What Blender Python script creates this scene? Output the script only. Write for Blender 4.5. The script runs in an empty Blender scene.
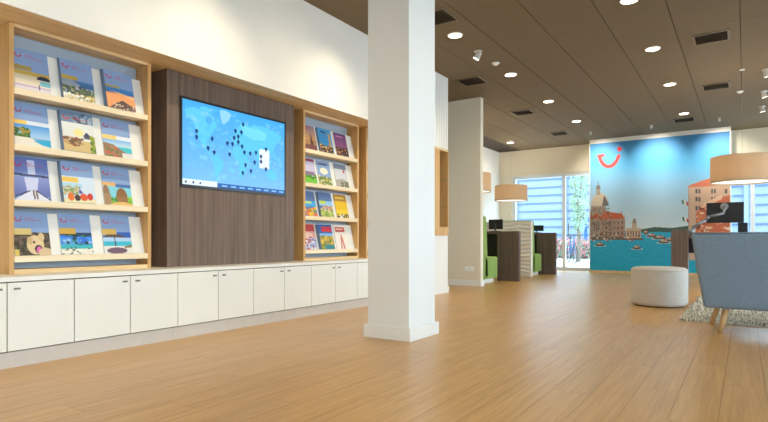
import bpy, math, random
import numpy as np
from mathutils import Vector, Matrix

random.seed(7)
SC = bpy.context.scene
COL = SC.collection

# ------------------------------------------------------------------ camera
F, HZ, EYE = 540.0, 240.5, 0.8
TH = math.atan(361 / 540)
SN, CS = math.sin(TH), math.cos(TH)
cam = bpy.data.cameras.new('camera')
cam.sensor_width = 36.0
cam.lens = 36.0 * F / 768
cam.shift_y = (HZ - 211) / 768
cam.clip_start = 0.05
cam.clip_end = 400
co = bpy.data.objects.new('camera', cam)
COL.objects.link(co)
co.location = (0, 0, EYE)
co.rotation_euler = (math.pi / 2, 0, TH)
SC.camera = co


def project(X, Y, Z):
    d = -SN * X + CS * Y
    r = CS * X + SN * Y
    return 384 + F * r / d, HZ - F * (Z - EYE) / d


# ------------------------------------------------------------------ world, exposure
w = bpy.data.worlds.new('world')
SC.world = w
w.use_nodes = True
bg = w.node_tree.nodes['Background']
bg.inputs[0].default_value = (0.66, 0.84, 1.0, 1)
bg.inputs[1].default_value = 6.2
vs = SC.view_settings
vs.view_transform = 'Standard'
vs.look = 'None'
vs.exposure = 0.17
vs.gamma = 1.0
vs.use_curve_mapping = False
WARM = (1.0, 0.86, 0.62)
DOWN_W = 46.0      # ceiling downlights
WASH_W = 48.0      # adjustable spots
MURAL_W = 125.0


# ------------------------------------------------------------------ materials
def lin(c):
    c = np.asarray(c, float) / 255.0
    return np.where(c <= 0.04045, c / 12.92, ((c + 0.055) / 1.055) ** 2.4)


MATS = {}


def mat(name, rgb, rough=0.6, metal=0.0, spec=0.5, noise=0.0, nscale=8.0, bump=0.0, bscale=80.0):
    m = bpy.data.materials.new(name)
    m.use_nodes = True
    nt = m.node_tree
    b = nt.nodes['Principled BSDF']
    c = tuple(lin(rgb))
    b.inputs['Base Color'].default_value = (*c, 1)
    b.inputs['Roughness'].default_value = rough
    b.inputs['Metallic'].default_value = metal
    b.inputs['Specular IOR Level'].default_value = spec
    tc = nt.nodes.new('ShaderNodeTexCoord')
    if noise > 0:
        n = nt.nodes.new('ShaderNodeTexNoise')
        n.inputs['Scale'].default_value = nscale
        n.inputs['Detail'].default_value = 4
        nt.links.new(tc.outputs['Object'], n.inputs['Vector'])
        r = nt.nodes.new('ShaderNodeValToRGB')
        r.color_ramp.elements[0].position = 0.3
        r.color_ramp.elements[1].position = 0.7
        r.color_ramp.elements[0].color = (*[x * (1 - noise) for x in c], 1)
        r.color_ramp.elements[1].color = (*[min(1, x * (1 + noise)) for x in c], 1)
        nt.links.new(n.outputs['Fac'], r.inputs['Fac'])
        nt.links.new(r.outputs['Color'], b.inputs['Base Color'])
    if bump > 0:
        n2 = nt.nodes.new('ShaderNodeTexNoise')
        n2.inputs['Scale'].default_value = bscale
        n2.inputs['Detail'].default_value = 3
        nt.links.new(tc.outputs['Object'], n2.inputs['Vector'])
        bp = nt.nodes.new('ShaderNodeBump')
        bp.inputs['Strength'].default_value = bump
        bp.inputs['Distance'].default_value = 0.01
        nt.links.new(n2.outputs['Fac'], bp.inputs['Height'])
        nt.links.new(bp.outputs['Normal'], b.inputs['Normal'])
    MATS[name] = m
    return m


def wood(name, dark, light, scale, rough=0.5, tone=0.0, spec=0.4):
    """grain stretched along the axis whose scale is small; tone = random shift per piece"""
    m = bpy.data.materials.new(name)
    m.use_nodes = True
    nt = m.node_tree
    N, L = nt.nodes, nt.links
    b = N['Principled BSDF']
    b.inputs['Roughness'].default_value = rough
    b.inputs['Specular IOR Level'].default_value = spec
    g = N.new('ShaderNodeNewGeometry')
    oi = N.new('ShaderNodeObjectInfo')
    ad = N.new('ShaderNodeMath'); ad.operation = 'ADD'
    L.new(g.outputs['Random Per Island'], ad.inputs[0])
    L.new(oi.outputs['Random'], ad.inputs[1])
    fr = N.new('ShaderNodeMath'); fr.operation = 'FRACT'
    L.new(ad.outputs[0], fr.inputs[0])
    mp = N.new('ShaderNodeVectorMath'); mp.operation = 'MULTIPLY'
    mp.inputs[1].default_value = scale
    L.new(g.outputs['Position'], mp.inputs[0])
    off = N.new('ShaderNodeVectorMath'); off.operation = 'SCALE'
    off.inputs[0].default_value = (31.0, 17.0, 23.0)
    L.new(fr.outputs[0], off.inputs['Scale'])
    av = N.new('ShaderNodeVectorMath'); av.operation = 'ADD'
    L.new(mp.outputs[0], av.inputs[0]); L.new(off.outputs[0], av.inputs[1])
    n = N.new('ShaderNodeTexNoise')
    n.inputs['Scale'].default_value = 1.0
    n.inputs['Detail'].default_value = 5
    n.inputs['Roughness'].default_value = 0.6
    n.inputs['Distortion'].default_value = 0.3
    L.new(av.outputs[0], n.inputs['Vector'])
    r = N.new('ShaderNodeValToRGB')
    r.color_ramp.elements[0].position = 0.30
    r.color_ramp.elements[1].position = 0.68
    r.color_ramp.elements[0].color = (*lin(dark), 1)
    r.color_ramp.elements[1].color = (*lin(light), 1)
    L.new(n.outputs['Fac'], r.inputs['Fac'])
    out = r.outputs['Color']
    if tone > 0:
        mr = N.new('ShaderNodeMapRange')
        mr.inputs['To Min'].default_value = 1 - tone
        mr.inputs['To Max'].default_value = 1 + tone
        L.new(fr.outputs[0], mr.inputs['Value'])
        mx = N.new('ShaderNodeVectorMath'); mx.operation = 'SCALE'
        L.new(out, mx.inputs[0]); L.new(mr.outputs[0], mx.inputs['Scale'])
        out = mx.outputs[0]
    L.new(out, b.inputs['Base Color'])
    MATS[name] = m
    return m


def emit(name, rgb, strength):
    m = bpy.data.materials.new(name)
    m.use_nodes = True
    nt = m.node_tree
    nt.nodes.remove(nt.nodes['Principled BSDF'])
    e = nt.nodes.new('ShaderNodeEmission')
    e.inputs[0].default_value = (*rgb, 1)
    e.inputs[1].default_value = strength
    nt.links.new(e.outputs[0], nt.nodes['Material Output'].inputs[0])
    MATS[name] = m
    return m


def printed(name, rough=0.45, emission=0.0):
    m = bpy.data.materials.new(name)
    m.use_nodes = True
    nt = m.node_tree
    b = nt.nodes['Principled BSDF']
    a = nt.nodes.new('ShaderNodeAttribute')
    a.attribute_name = 'print'
    b.inputs['Roughness'].default_value = rough
    if emission > 0:
        b.inputs['Base Color'].default_value = (0.01, 0.01, 0.01, 1)
        b.inputs['Specular IOR Level'].default_value = 0.2
        nt.links.new(a.outputs['Color'], b.inputs['Emission Color'])
        b.inputs['Emission Strength'].default_value = emission
    else:
        nt.links.new(a.outputs['Color'], b.inputs['Base Color'])
    MATS[name] = m
    return m


def glassmat(name, tint=(0.93, 0.97, 0.98), refl=0.07):
    m = bpy.data.materials.new(name)
    m.use_nodes = True
    nt = m.node_tree
    nt.nodes.remove(nt.nodes['Principled BSDF'])
    t = nt.nodes.new('ShaderNodeBsdfTransparent')
    t.inputs[0].default_value = (*tint, 1)
    g = nt.nodes.new('ShaderNodeBsdfGlossy')
    g.inputs['Roughness'].default_value = 0.02
    mx = nt.nodes.new('ShaderNodeMixShader')
    mx.inputs[0].default_value = refl
    nt.links.new(t.outputs[0], mx.inputs[1]); nt.links.new(g.outputs[0], mx.inputs[2])
    nt.links.new(mx.outputs[0], nt.nodes['Material Output'].inputs[0])
    MATS[name] = m
    return m


mat('white_wall', (240, 236, 226), 0.8, noise=0.015, nscale=3, bump=0.05, bscale=150)
mat('white_column', (236, 236, 230), 0.6, noise=0.012, nscale=4)
mat('white_trim', (240, 238, 230), 0.45, noise=0.01)
mat('door_white', (240, 236, 222), 0.4, noise=0.012, nscale=5)
mat('counter_white', (240, 236, 224), 0.35, noise=0.01)
mat('plinth_grey', (208, 198, 184), 0.45, noise=0.03, nscale=12)
mat('dark_gap', (70, 55, 38), 0.8)
mat('ceiling_tile', (120, 104, 78), 0.9, noise=0.04, nscale=6, bump=0.1, bscale=200)
mat('ceiling_grid', (70, 58, 44), 0.8)
mat('display_back', (166, 177, 188), 0.7, noise=0.02)
mat('display_white', (238, 234, 224), 0.6, noise=0.01)
mat('black_plastic', (22, 22, 24), 0.4)
mat('dark_bezel', (20, 18, 18), 0.3)
mat('chrome', (200, 200, 200), 0.25, metal=1.0)
mat('knob_metal', (120, 114, 104), 0.45, metal=0.6)
mat('silver', (150, 152, 155), 0.4, metal=0.7)
mat('paper', (225, 222, 212), 0.7)
mat('paper_blue', (112, 138, 172), 0.6)
mat('vent_dark', (112, 98, 76), 0.7)
mat('vent_frame', (116, 102, 78), 0.6)
mat('lamp_metal', (205, 200, 190), 0.4)
mat('green_fabric', (140, 170, 84), 0.8, noise=0.06, nscale=30, bump=0.2, bscale=300)
mat('sofa_fabric', (124, 144, 160), 0.9, noise=0.08, nscale=60, bump=0.3, bscale=260)
mat('pouf_fabric', (205, 200, 190), 0.9, noise=0.05, nscale=40, bump=0.25, bscale=220)
mat('rug_pile', (178, 168, 148), 1.0, noise=0.3, nscale=30)
mat('cream_relief', (235, 228, 208), 0.6, noise=0.01)
mat('frame_white', (228, 232, 234), 0.4, noise=0.01)
mat('lamp_shade', (206, 182, 150), 0.85, noise=0.03, nscale=40, bump=0.2, bscale=250)
mat('shade_inside', (245, 240, 225), 0.8)
mat('lamp_cord', (176, 160, 130), 0.6)
mat('cream_wall', (236, 226, 202), 0.8, noise=0.015, nscale=3, bump=0.05, bscale=150)
mat('socket_white', (245, 243, 238), 0.4)
mat('paving', (205, 208, 210), 0.8, noise=0.05, nscale=1.5)
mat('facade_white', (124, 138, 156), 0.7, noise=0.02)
mat('facade_blue', (66, 92, 124), 0.3, noise=0.1, nscale=0.6)
mat('foliage', (150, 176, 150), 0.8, noise=0.25, nscale=3)
mat('bark', (120, 105, 92), 0.9, noise=0.2, nscale=8)
mat('flowers', (190, 120, 120), 0.8, noise=0.4, nscale=9)
mat('bike_blue', (30, 70, 120), 0.4)
mat('tyre', (45, 48, 52), 0.7)
mat('shelter_blue', (35, 90, 150), 0.5)
wood('oak', (196, 148, 86), (226, 182, 118), (14, 14, 1.2), 0.5)
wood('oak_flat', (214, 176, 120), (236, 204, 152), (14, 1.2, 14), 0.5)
wood('maple', (238, 214, 172), (248, 230, 194), (14, 1.2, 14), 0.5)
wood('walnut', (92, 74, 62), (128, 106, 88), (30, 30, 1.0), 0.5, tone=0.06)
wood('desk_wood', (84, 68, 60), (112, 94, 82), (36, 36, 1.2), 0.5)
wood('floor_wood', (186, 138, 74), (212, 167, 100), (44, 1.6, 1), 0.32, tone=0.045, spec=0.7)
wood('leg_wood', (178, 140, 92), (212, 176, 124), (30, 30, 3), 0.5)
nt_ = MATS['lamp_shade'].node_tree
b_ = nt_.nodes['Principled BSDF']
tl_ = nt_.nodes.new('ShaderNodeBsdfTranslucent')
tl_.inputs[0].default_value = (.62, .5, .36, 1)
mx_ = nt_.nodes.new('ShaderNodeMixShader')
mx_.inputs[0].default_value = .35
nt_.links.new(b_.outputs[0], mx_.inputs[1]); nt_.links.new(tl_.outputs[0], mx_.inputs[2])
nt_.links.new(mx_.outputs[0], nt_.nodes['Material Output'].inputs[0])
emit('lens_warm', (1.0, 0.90, 0.70), 14.0)
emit('lens_spot', (1.0, 0.95, 0.85), 10.0)
emit('diffuser', (1.0, 0.93, 0.80), 1.5)
printed('print', 0.4)
printed('mural_print', 0.6)
printed('screen', 0.2, 1.0)
glassmat('glass')
nt_ = MATS['rug_pile'].node_tree
g_ = nt_.nodes.new('ShaderNodeNewGeometry')
rp_ = nt_.nodes.new('ShaderNodeValToRGB')
rp_.color_ramp.elements[0].color = (*lin((70, 64, 56)), 1)
rp_.color_ramp.elements[1].color = (*lin((240, 234, 216)), 1)
rp_.color_ramp.elements[1].position = .55
nt_.links.new(g_.outputs['Random Per Island'], rp_.inputs['Fac'])
nt_.links.new(rp_.outputs['Color'], nt_.nodes['Principled BSDF'].inputs['Base Color'])


# ------------------------------------------------------------------ geometry helpers
class Geo:
    def __init__(self):
        self.v = []; self.f = []

    def add(self, vs_, fs_):
        n = len(self.v)
        self.v += [tuple(p) for p in vs_]
        self.f += [tuple(i + n for i in q) for q in fs_]
        return self

    def box(self, x0, x1, y0, y1, z0, z1):
        return self.add([(x0, y0, z0), (x1, y0, z0), (x1, y1, z0), (x0, y1, z0),
                         (x0, y0, z1), (x1, y0, z1), (x1, y1, z1), (x0, y1, z1)],
                        [(0, 3, 2, 1), (4, 5, 6, 7), (0, 1, 5, 4), (1, 2, 6, 5), (2, 3, 7, 6), (3, 0, 4, 7)])

    def hexa(self, b, t):
        """b, t: four bottom and four top points, counter-clockwise from above"""
        return self.add(list(b) + list(t),
                        [(0, 3, 2, 1), (4, 5, 6, 7), (0, 1, 5, 4), (1, 2, 6, 5), (2, 3, 7, 6), (3, 0, 4, 7)])

    def tube(self, a, b, r0, r1=None, n=12, caps=True):
        r1 = r0 if r1 is None else r1
        a = Vector(a); b = Vector(b)
        d = (b - a).normalized()
        u = d.orthogonal().normalized(); w_ = d.cross(u)
        vs_ = []
        for p, r in ((a, r0), (b, r1)):
            for k in range(n):
                t = 2 * math.pi * k / n
                vs_.append(p + (u * math.cos(t) + w_ * math.sin(t)) * r)
        fs_ = [(k, (k + 1) % n, n + (k + 1) % n, n + k) for k in range(n)]
        if caps:
            fs_ += [tuple(range(n - 1, -1, -1)), tuple(range(n, 2 * n))]
        return self.add(vs_, fs_)

    def lathe(self, prof, c, n=32, closed=False, sy=1.0):
        """prof: list of (r, z); around the vertical through c"""
        m = len(prof)
        vs_ = []
        for k in range(n):
            t = 2 * math.pi * k / n
            for r, z in prof:
                vs_.append((c[0] + r * math.cos(t), c[1] + r * math.sin(t) * sy, c[2] + z))
        fs_ = []
        for k in range(n):
            k2 = (k + 1) % n
            for i in range(m if closed else m - 1):
                j = (i + 1) % m
                fs_.append((k * m + i, k2 * m + i, k2 * m + j, k * m + j))
        return self.add(vs_, fs_)

    def torus(self, c, axis, R, r, n=24, k=6):
        axis = Vector(axis).normalized()
        u = axis.orthogonal().normalized(); w_ = axis.cross(u)
        c = Vector(c); vs_ = []; fs_ = []
        for i in range(n):
            t = 2 * math.pi * i / n
            d = u * math.cos(t) + w_ * math.sin(t)
            for j in range(k):
                s = 2 * math.pi * j / k
                vs_.append(c + d * (R + r * math.cos(s)) + axis * r * math.sin(s))
        for i in range(n):
            for j in range(k):
                fs_.append((i * k + j, ((i + 1) % n) * k + j, ((i + 1) % n) * k + (j + 1) % k, i * k + (j + 1) % k))
        return self.add(vs_, fs_)

    def loft(self, rings):
        n = len(rings[0]); vs_ = [p for r in rings for p in r]; fs_ = []
        for i in range(len(rings) - 1):
            for k in range(n):
                fs_.append((i * n + k, i * n + (k + 1) % n, (i + 1) * n + (k + 1) % n, (i + 1) * n + k))
        fs_ += [tuple(range(n - 1, -1, -1)), tuple(range((len(rings) - 1) * n, len(rings) * n))]
        return self.add(vs_, fs_)


WO = {}


def obj(name, geo, material, parent=None, bevel=0.0, seg=2, smooth=False, subsurf=0, origin=None):
    V = np.array(geo.v, float)
    if origin is None:
        lo, hi = V.min(0), V.max(0)
        origin = np.array([(lo[0] + hi[0]) / 2, (lo[1] + hi[1]) / 2, lo[2]])
    origin = np.array(origin, float)
    me = bpy.data.meshes.new(name)
    me.from_pydata((V - origin).tolist(), [], geo.f)
    me.validate()
    me.materials.append(MATS[material] if isinstance(material, str) else material)
    if smooth:
        me.polygons.foreach_set('use_smooth', [True] * len(me.polygons))
    me.update()
    o = bpy.data.objects.new(name, me)
    COL.objects.link(o)
    WO[o.name] = origin
    po = np.zeros(3)
    if parent is not None:
        o.parent = parent
        po = WO[parent.name]
    o.location = Vector(origin - po)
    if bevel > 0:
        b = o.modifiers.new('bevel', 'BEVEL')
        b.width = bevel; b.segments = seg; b.limit_method = 'ANGLE'
    if subsurf:
        s = o.modifiers.new('subsurf', 'SUBSURF')
        s.levels = s.render_levels = subsurf
    return o


def box(name, x0, x1, y0, y1, z0, z1, material, parent=None, bevel=0.0):
    return obj(name, Geo().box(x0, x1, y0, y1, z0, z1), material, parent, bevel)


def thing(name, loc, label, cat, group=None):
    o = bpy.data.objects.new(name, None)
    o.empty_display_size = 0.05
    COL.objects.link(o)
    o.location = loc
    WO[o.name] = np.array(loc, float)
    return tag(o, label, cat, group)


def tag(o, label=None, cat=None, group=None, kind=None):
    if label: o['label'] = label
    if cat: o['category'] = cat
    if group: o['group'] = group
    if kind: o['kind'] = kind
    return o


def struct(o, label, cat):
    o['kind'] = 'structure'
    return tag(o, label, cat)


def dup(root, loc, label=None, group=None):
    def cp(o, parent):
        c = o.copy()
        COL.objects.link(c)
        if parent is not None:
            c.parent = parent
            WO[c.name] = WO[parent.name] + np.array(o.location)
        else:
            c.location = loc
            WO[c.name] = np.array(loc, float)
        for ch in o.children:
            cp(ch, c)
        return c
    r = cp(root, None)
    if label: r['label'] = label
    if group: r['group'] = group
    return r


def light(name, kind, loc, parent, energy, color=WARM, aim=None, **kw):
    l = bpy.data.lights.new(name, kind)
    l.energy = energy
    l.color = color
    for k, v in kw.items():
        setattr(l, k, v)
    o = bpy.data.objects.new(name, l)
    COL.objects.link(o)
    pw = WO[parent.name] if parent is not None else np.zeros(3)
    o.parent = parent
    o.location = Vector(np.array(loc, float) - pw)
    if aim is not None:
        d = Vector(aim) - Vector(loc)
        o.rotation_euler = d.to_track_quat('-Z', 'Y').to_euler()
    return o


# ------------------------------------------------------------------ painter for flat print
class Paint:
    def __init__(self, PX, PY, base):
        self.x, self.y = PX, PY
        self.c = np.zeros(PX.shape + (3,)) + lin(base)
        self.rng = np.random.RandomState(3)

    def fill(self, m, rgb, a=1.0):
        self.c[m] = self.c[m] * (1 - a) + lin(rgb) * a

    def rect(self, x0, y0, x1, y1, rgb, a=1.0):
        self.fill((self.x >= x0) & (self.x <= x1) & (self.y >= y0) & (self.y <= y1), rgb, a)

    def grad(self, y0, y1, top, bot, x0=-1e9, x1=1e9):
        m = (self.y >= y0) & (self.y <= y1) & (self.x >= x0) & (self.x <= x1)
        t = ((self.y[m] - y0) / (y1 - y0))[:, None]
        self.c[m] = lin(top) * (1 - t) + lin(bot) * t

    def ell(self, cx, cy, rx, ry, rgb, a=1.0, ymax=1e9, ymin=-1e9):
        m = (((self.x - cx) / rx) ** 2 + ((self.y - cy) / ry) ** 2 <= 1) & (self.y <= ymax) & (self.y >= ymin)
        self.fill(m, rgb, a)

    def poly(self, pts, rgb, a=1.0):
        ins = np.zeros(self.x.shape, bool)
        n = len(pts)
        for i in range(n):
            x0, y0 = pts[i]; x1, y1 = pts[(i + 1) % n]
            if y0 == y1: continue
            cr = ((y0 > self.y) != (y1 > self.y))
            xi = (x1 - x0) * (self.y - y0) / (y1 - y0) + x0
            ins ^= cr & (self.x < xi)
        self.fill(ins, rgb, a)

    def line(self, pts, wdt, rgb, a=1.0, sy=1.0):
        m = np.zeros(self.x.shape, bool)
        for (x0, y0), (x1, y1) in zip(pts[:-1], pts[1:]):
            dx, dy = x1 - x0, (y1 - y0) * sy
            l2 = dx * dx + dy * dy + 1e-12
            t = np.clip(((self.x - x0) * dx + (self.y - y0) * sy * dy) / l2, 0, 1)
            m |= ((self.x - x0 - t * dx) ** 2 + ((self.y - y0) * sy - t * dy) ** 2) <= (wdt / 2) ** 2
        self.fill(m, rgb, a)

    def speckle(self, x0, y0, x1, y1, cols, n, rx, ry, a=1.0):
        for _ in range(n):
            c = cols[self.rng.randint(len(cols))]
            self.ell(self.rng.uniform(x0, x1), self.rng.uniform(y0, y1), rx * self.rng.uniform(.5, 1.3), ry * self.rng.uniform(.5, 1.3), c, a)


def print_grid(name, corner, du, dv, nu, nv, paint, material, parent, nrm_off=0.0):
    """corner: upper-left point, du: vector along the width, dv: vector down the height"""
    corner, du, dv = (np.array(a, float) for a in (corner, du, dv))
    U, V = np.meshgrid(np.linspace(0, 1, nu), np.linspace(0, 1, nv))
    pts = corner + U[..., None] * du + V[..., None] * dv
    cols = paint(U, V, pts)
    g = Geo()
    g.v = [tuple(p) for p in pts.reshape(-1, 3)]
    idx = np.arange(nu * nv).reshape(nv, nu)
    g.f = [tuple(q) for q in np.stack([idx[1:, :-1], idx[1:, 1:], idx[:-1, 1:], idx[:-1, :-1]], -1).reshape(-1, 4).tolist()]
    o = obj(name, g, material, parent)
    a = o.data.color_attributes.new('print', 'FLOAT_COLOR', 'POINT')
    rgba = np.ones((nu * nv, 4), np.float32)
    rgba[:, :3] = cols.reshape(-1, 3)
    a.data.foreach_set('color', rgba.ravel())
    return o


# ================================================================== THE SETTING
H = 3.30
WX = -3.82          # face of the white wall on the left
NX = -4.10          # front of the shelf units inside the recess
NB = -4.52          # back of the recess
XL, XR, YF, YB = -5.80, 5.0, -4.0, 14.6

# ---- floor of planks
floor = struct(box('floor', XL - .2, XR + .2, YF - .2, YB + .1, -0.2, -0.012, 'dark_gap'),
               'warm oak plank floor running through the whole shop', 'floor')
PW, PL = 0.19, 1.38
plank_me = {}
cand = []
i = 0
x = XL
while x < XR:
    y = YF - (i * 0.53) % PL
    while y < YB:
        y0, y1 = max(y, YF), min(y + PL, YB)
        if y1 - y0 > 0.03:
            cand.append((x, y0, y1))
        y += PL
    x += PW; i += 1


def plank_area(x0, y0, y1):
    pts = []
    for X, Y in ((x0, y0), (x0 + PW, y0), (x0 + PW, y1), (x0, y1)):
        if -SN * X + CS * Y < 0.3: return 0
        pts.append(project(X, Y, 0))
    cx = sum(p[0] for p in pts) / 4; cy = sum(p[1] for p in pts) / 4
    if not (-60 < cx < 830 and cy < 470): return 0
    if x0 < WX - .1 and y1 < 7.5: return 0
    return abs(sum(pts[k][0] * pts[(k + 1) % 4][1] - pts[(k + 1) % 4][0] * pts[k][1] for k in range(4))) / 2


cand.sort(key=lambda c: -plank_area(*c))
rest = Geo()
for k, (x0, y0, y1) in enumerate(cand):
    ln = round(y1 - y0, 4)
    if k < 290 and plank_area(x0, y0, y1) > 0:
        if ln not in plank_me:
            e = 0.0006
            o = obj('plank', Geo().box(x0 + e, x0 + PW - e, y0 + e, y1 - e, -0.012, 0.0), 'floor_wood', floor)
            plank_me[ln] = o
        else:
            s = plank_me[ln]
            o = s.copy(); COL.objects.link(o)
            o.parent = floor
            o.location = Vector(np.array([x0 + PW / 2, (y0 + y1) / 2, -0.012]) - WO[floor.name])
    else:
        e = 0.0006
        rest.box(x0 + e, x0 + PW - e, y0 + e, y1 - e, -0.012, 0.0)
tag(obj('far_planks', rest, 'floor_wood', floor), kind='stuff')

# ---- ceiling of long tiles
ceiling = struct(box('ceiling', XL - .2, XR + .2, YF - .2, YB + .2, H + 0.02, H + 0.2, 'ceiling_grid'),
                 'brown ceiling of long tiles with recessed lights and vents', 'ceiling')
TW, TL = 0.643, 1.92
tile0 = None
k = 0
xs = [-0.045 - TW * j for j in range(-8, 9)]
for xx in xs:
    for j in range(10):
        yy = YF - 0.2 + j * TL
        c = (xx + TW / 2, yy + TL / 2, H)
        if tile0 is None:
            tile0 = obj('ceiling_tile', Geo().box(xx + .004, xx + TW - .004, yy + .002, yy + TL - .002, H, H + 0.02), 'ceiling_tile', ceiling)
        else:
            o = tile0.copy(); COL.objects.link(o); o.parent = ceiling
            o.location = Vector(np.array(c) - WO[ceiling.name])

# ---- left wall with the recess for the wall units
Y0N, Y1N = 0.27, 6.77
g = Geo()
g.box(NB - .15, WX - .012, Y0N, Y1N, 2.284, H).box(WX - .012, WX, Y0N, Y1N, 2.272, H)            # soffit above the recess
g.box(NB - .15, WX, YF, Y0N, 0, H)                 # before the recess
g.box(NB - .15, WX, Y1N, 7.49, 0, .874).box(NB - .15, WX, Y1N, 7.49, 2.19, H)   # pier after the recess, with a pocket for the display box
g.box(NB - .15, WX, Y1N, 7.034, .874, 2.19).box(NB - .15, WX, 7.475, 7.49, .874, 2.19).box(NB - .15, WX - .2, 7.034, 7.475, .874, 2.19)
g.box(NB - .15, NB, Y0N, Y1N, 0, 2.272)            # back of the recess
wl = struct(obj('wall_left', g, 'white_wall'), 'white wall with a long recess holding cabinets and brochure shelves', 'wall')
struct(obj('wall_far_left', Geo().box(XL - .2, XL, 7.3, YB + .2, 0, H).box(XL - .2, NB - .15, 7.3, 7.49, 0, H), 'white_wall'),
       'white side wall behind the consultation booths', 'wall')
# slatted white battens on the pier
bt = None
for j in range(9):
    yb = 6.99 + j * 0.055
    if bt is None:
        bt = box('batten', WX, WX + .012, yb, yb + .042, 2.20, H, 'white_trim', wl)
    else:
        o = bt.copy(); COL.objects.link(o); o.parent = wl
        o.location = Vector(np.array([WX + .006, yb + .021, 2.20]) - WO[wl.name])
struct(box('baseboard_left', WX, WX + .015, 6.78, 7.50, 0, 0.10, 'white_trim'), 'white skirting board along the ribbed pier', 'baseboard')

# ---- partition screening the booths
pt = struct(box('wall_partition', XL, -3.83, 8.75, 8.87, 0, H, 'cream_wall'), 'plain cream partition wall with wall sockets near the floor', 'wall')
struct(box('baseboard_partition', XL, -3.815, 8.735, 8.885, 0, 0.10, 'white_trim'), 'white skirting board at the foot of the plain partition', 'baseboard')

# ---- back wall and its glazing
GZ = 2.60
g = Geo()
g.box(XL, XR, YB, YB + .2, GZ, H)
g.box(XL, -5.44, YB, YB + .2, 0, GZ)
g.box(-3.20, -0.55, YB, YB + .2, 0, GZ)
struct(obj('wall_back', g, 'cream_wall'), 'white end wall above and between the glazed openings', 'wall')


def glazing(name, posts, x0, x1, label, pw=0.08):
    r = thing(name, ((x0 + x1) / 2, YB + .1, 0), label, 'window')
    r['kind'] = 'structure'
    box('head_rail', x0, x1, YB + .05, YB + .13, GZ - .09, GZ, 'frame_white', r, .004)
    box('bottom_rail', x0, x1, YB + .05, YB + .13, 0.0, 0.09, 'frame_white', r, .004)
    for a in posts:
        box('mullion', a - pw / 2, a + pw / 2, YB + .045, YB + .135, 0.09, GZ - .09, 'frame_white', r, .004)
    for a, b in zip(posts[:-1], posts[1:]):
        box('pane', a + pw / 2, b - pw / 2, YB + .085, YB + .093, .09, GZ - .09, 'glass', r)
    return r


w1 = glazing('window_1', [-5.40, -4.02, -3.24], -5.44, -3.20, 'tall white-framed glazed doors beside the booths looking onto the street')
box('door_handle', -3.90, -3.88, YB + .02, YB + .045, 0.95, 1.25, 'chrome', w1)
glazing('window_2', [-0.51, 0.144, 1.5, 3.0, 4.3, 4.96], -0.55, XR, 'white-framed window behind the dark monitor looking onto pale buildings')

# ---- side and front of the shop (daylight enters here)
g = Geo()
g.box(XR, XR + .2, YF, YB + .2, 2.9, H)
g.box(XR, XR + .2, YF, YB + .2, 0, 0.25)
for a in np.arange(YF, YB + .2, 3.1):
    g.box(XR, XR + .2, a, a + .25, 0.25, 2.9)
struct(obj('wall_right', g, 'white_wall'), 'white shop front of wide window openings', 'wall')
g = Geo()
g.box(NB - .15, XR + .2, YF - .2, YF, 2.9, H)
g.box(NB - .15, XR + .2, YF - .2, YF, 0, 0.25)
g.box(NB - .15, 2.4, YF - .2, YF, 0.25, 2.9).box(XR - .05, XR + .2, YF - .2, YF, 0.25, 2.9)  # unseen wall, mostly closed to cut daylight on the column's near face
struct(obj('wall_front', g, 'white_wall'), 'white front wall with one wide window opening by the side', 'wall')

# ---- column
cb = thing('column', (-2.40, 3.88, 0), 'square white column with a plain base block standing on the planks', 'column')
box('shaft', -2.612, -2.212, 3.665, 4.095, 0.10, H + .01, 'white_column', cb, .004)
box('base_block', -2.640, -2.187, 3.64, 4.125, 0, 0.105, 'white_trim', cb, .004)

# ================================================================== WALL UNITS
# ---- low cabinets: seven two-door units and the continuous counter
CW = 0.8115
CAB0 = 0.2745
side_words = ['at the near end of the row', 'under the left half of the first brochure shelf', 'under the right part of the first brochure shelf',
              'under the middle of the walnut screen panel', 'under the end of the walnut screen panel', 'under the second brochure shelf',
              'behind the white column', 'at the far end of the row by the pier']
cab_labels = [
    'low white cabinet starting the row before the first shelf unit',
    'low white cabinet under the left end of the first brochure shelf',
    'low white cabinet under the gap between first brochure shelf and walnut panel',
    'low white cabinet directly under the wall screen',
    'low white cabinet under the right end of the walnut screen panel',
    'low white cabinet under the second brochure shelf',
    'low white cabinet partly behind the white column',
    'low white cabinet closing the row at the pier']
cab0 = None
for j in range(8):
    ya = CAB0 + j * CW
    yc = ya + CW / 2
    if cab0 is None:
        c = thing('low_cabinet', (-4.15, yc, 0.10), cab_labels[0], 'cabinet', 'low white cabinets along the wall')
        box('body', NB + .01, WX - .022, ya + .001, ya + CW - .001, 0.10, 0.535, 'dark_gap', c)
        for s in (0, 1):
            d0 = ya + s * CW / 2
            d = box('door', WX - .02, WX - .0, d0 + .003, d0 + CW / 2 - .003, 0.106, 0.535, 'door_white', c, .002)
            hy = yc - .05 if s == 0 else yc + .05
            kb = Geo().tube((WX, hy, .497), (WX + .014, hy, .497), .006, n=8).box(WX + .012, WX + .02, hy - .017, hy + .017, .491, .503)
            obj('knob', kb, 'knob_metal', d)
        cab0 = c
    else:
        dup(cab0, (-4.15, yc, 0.10), cab_labels[j])
struct(box('trim_1', NB + .05, WX - .012, Y0N, 2.68, 0, 0.0985, 'plinth_grey'), 'grey-beige plinth board under the cabinets before the screen', 'plinth')
struct(box('trim_2', NB + .05, WX - .012, 2.682, Y1N, 0, 0.0985, 'plinth_grey'), 'grey-beige plinth board under the cabinets beyond the screen joint', 'plinth')
tag(box('counter_top', NB + .002, WX + .003, Y0N + .002, Y1N - .002, 0.541, 0.571, 'counter_white', None, .002),
    'long white counter top over the low cabinets', 'counter')

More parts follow.
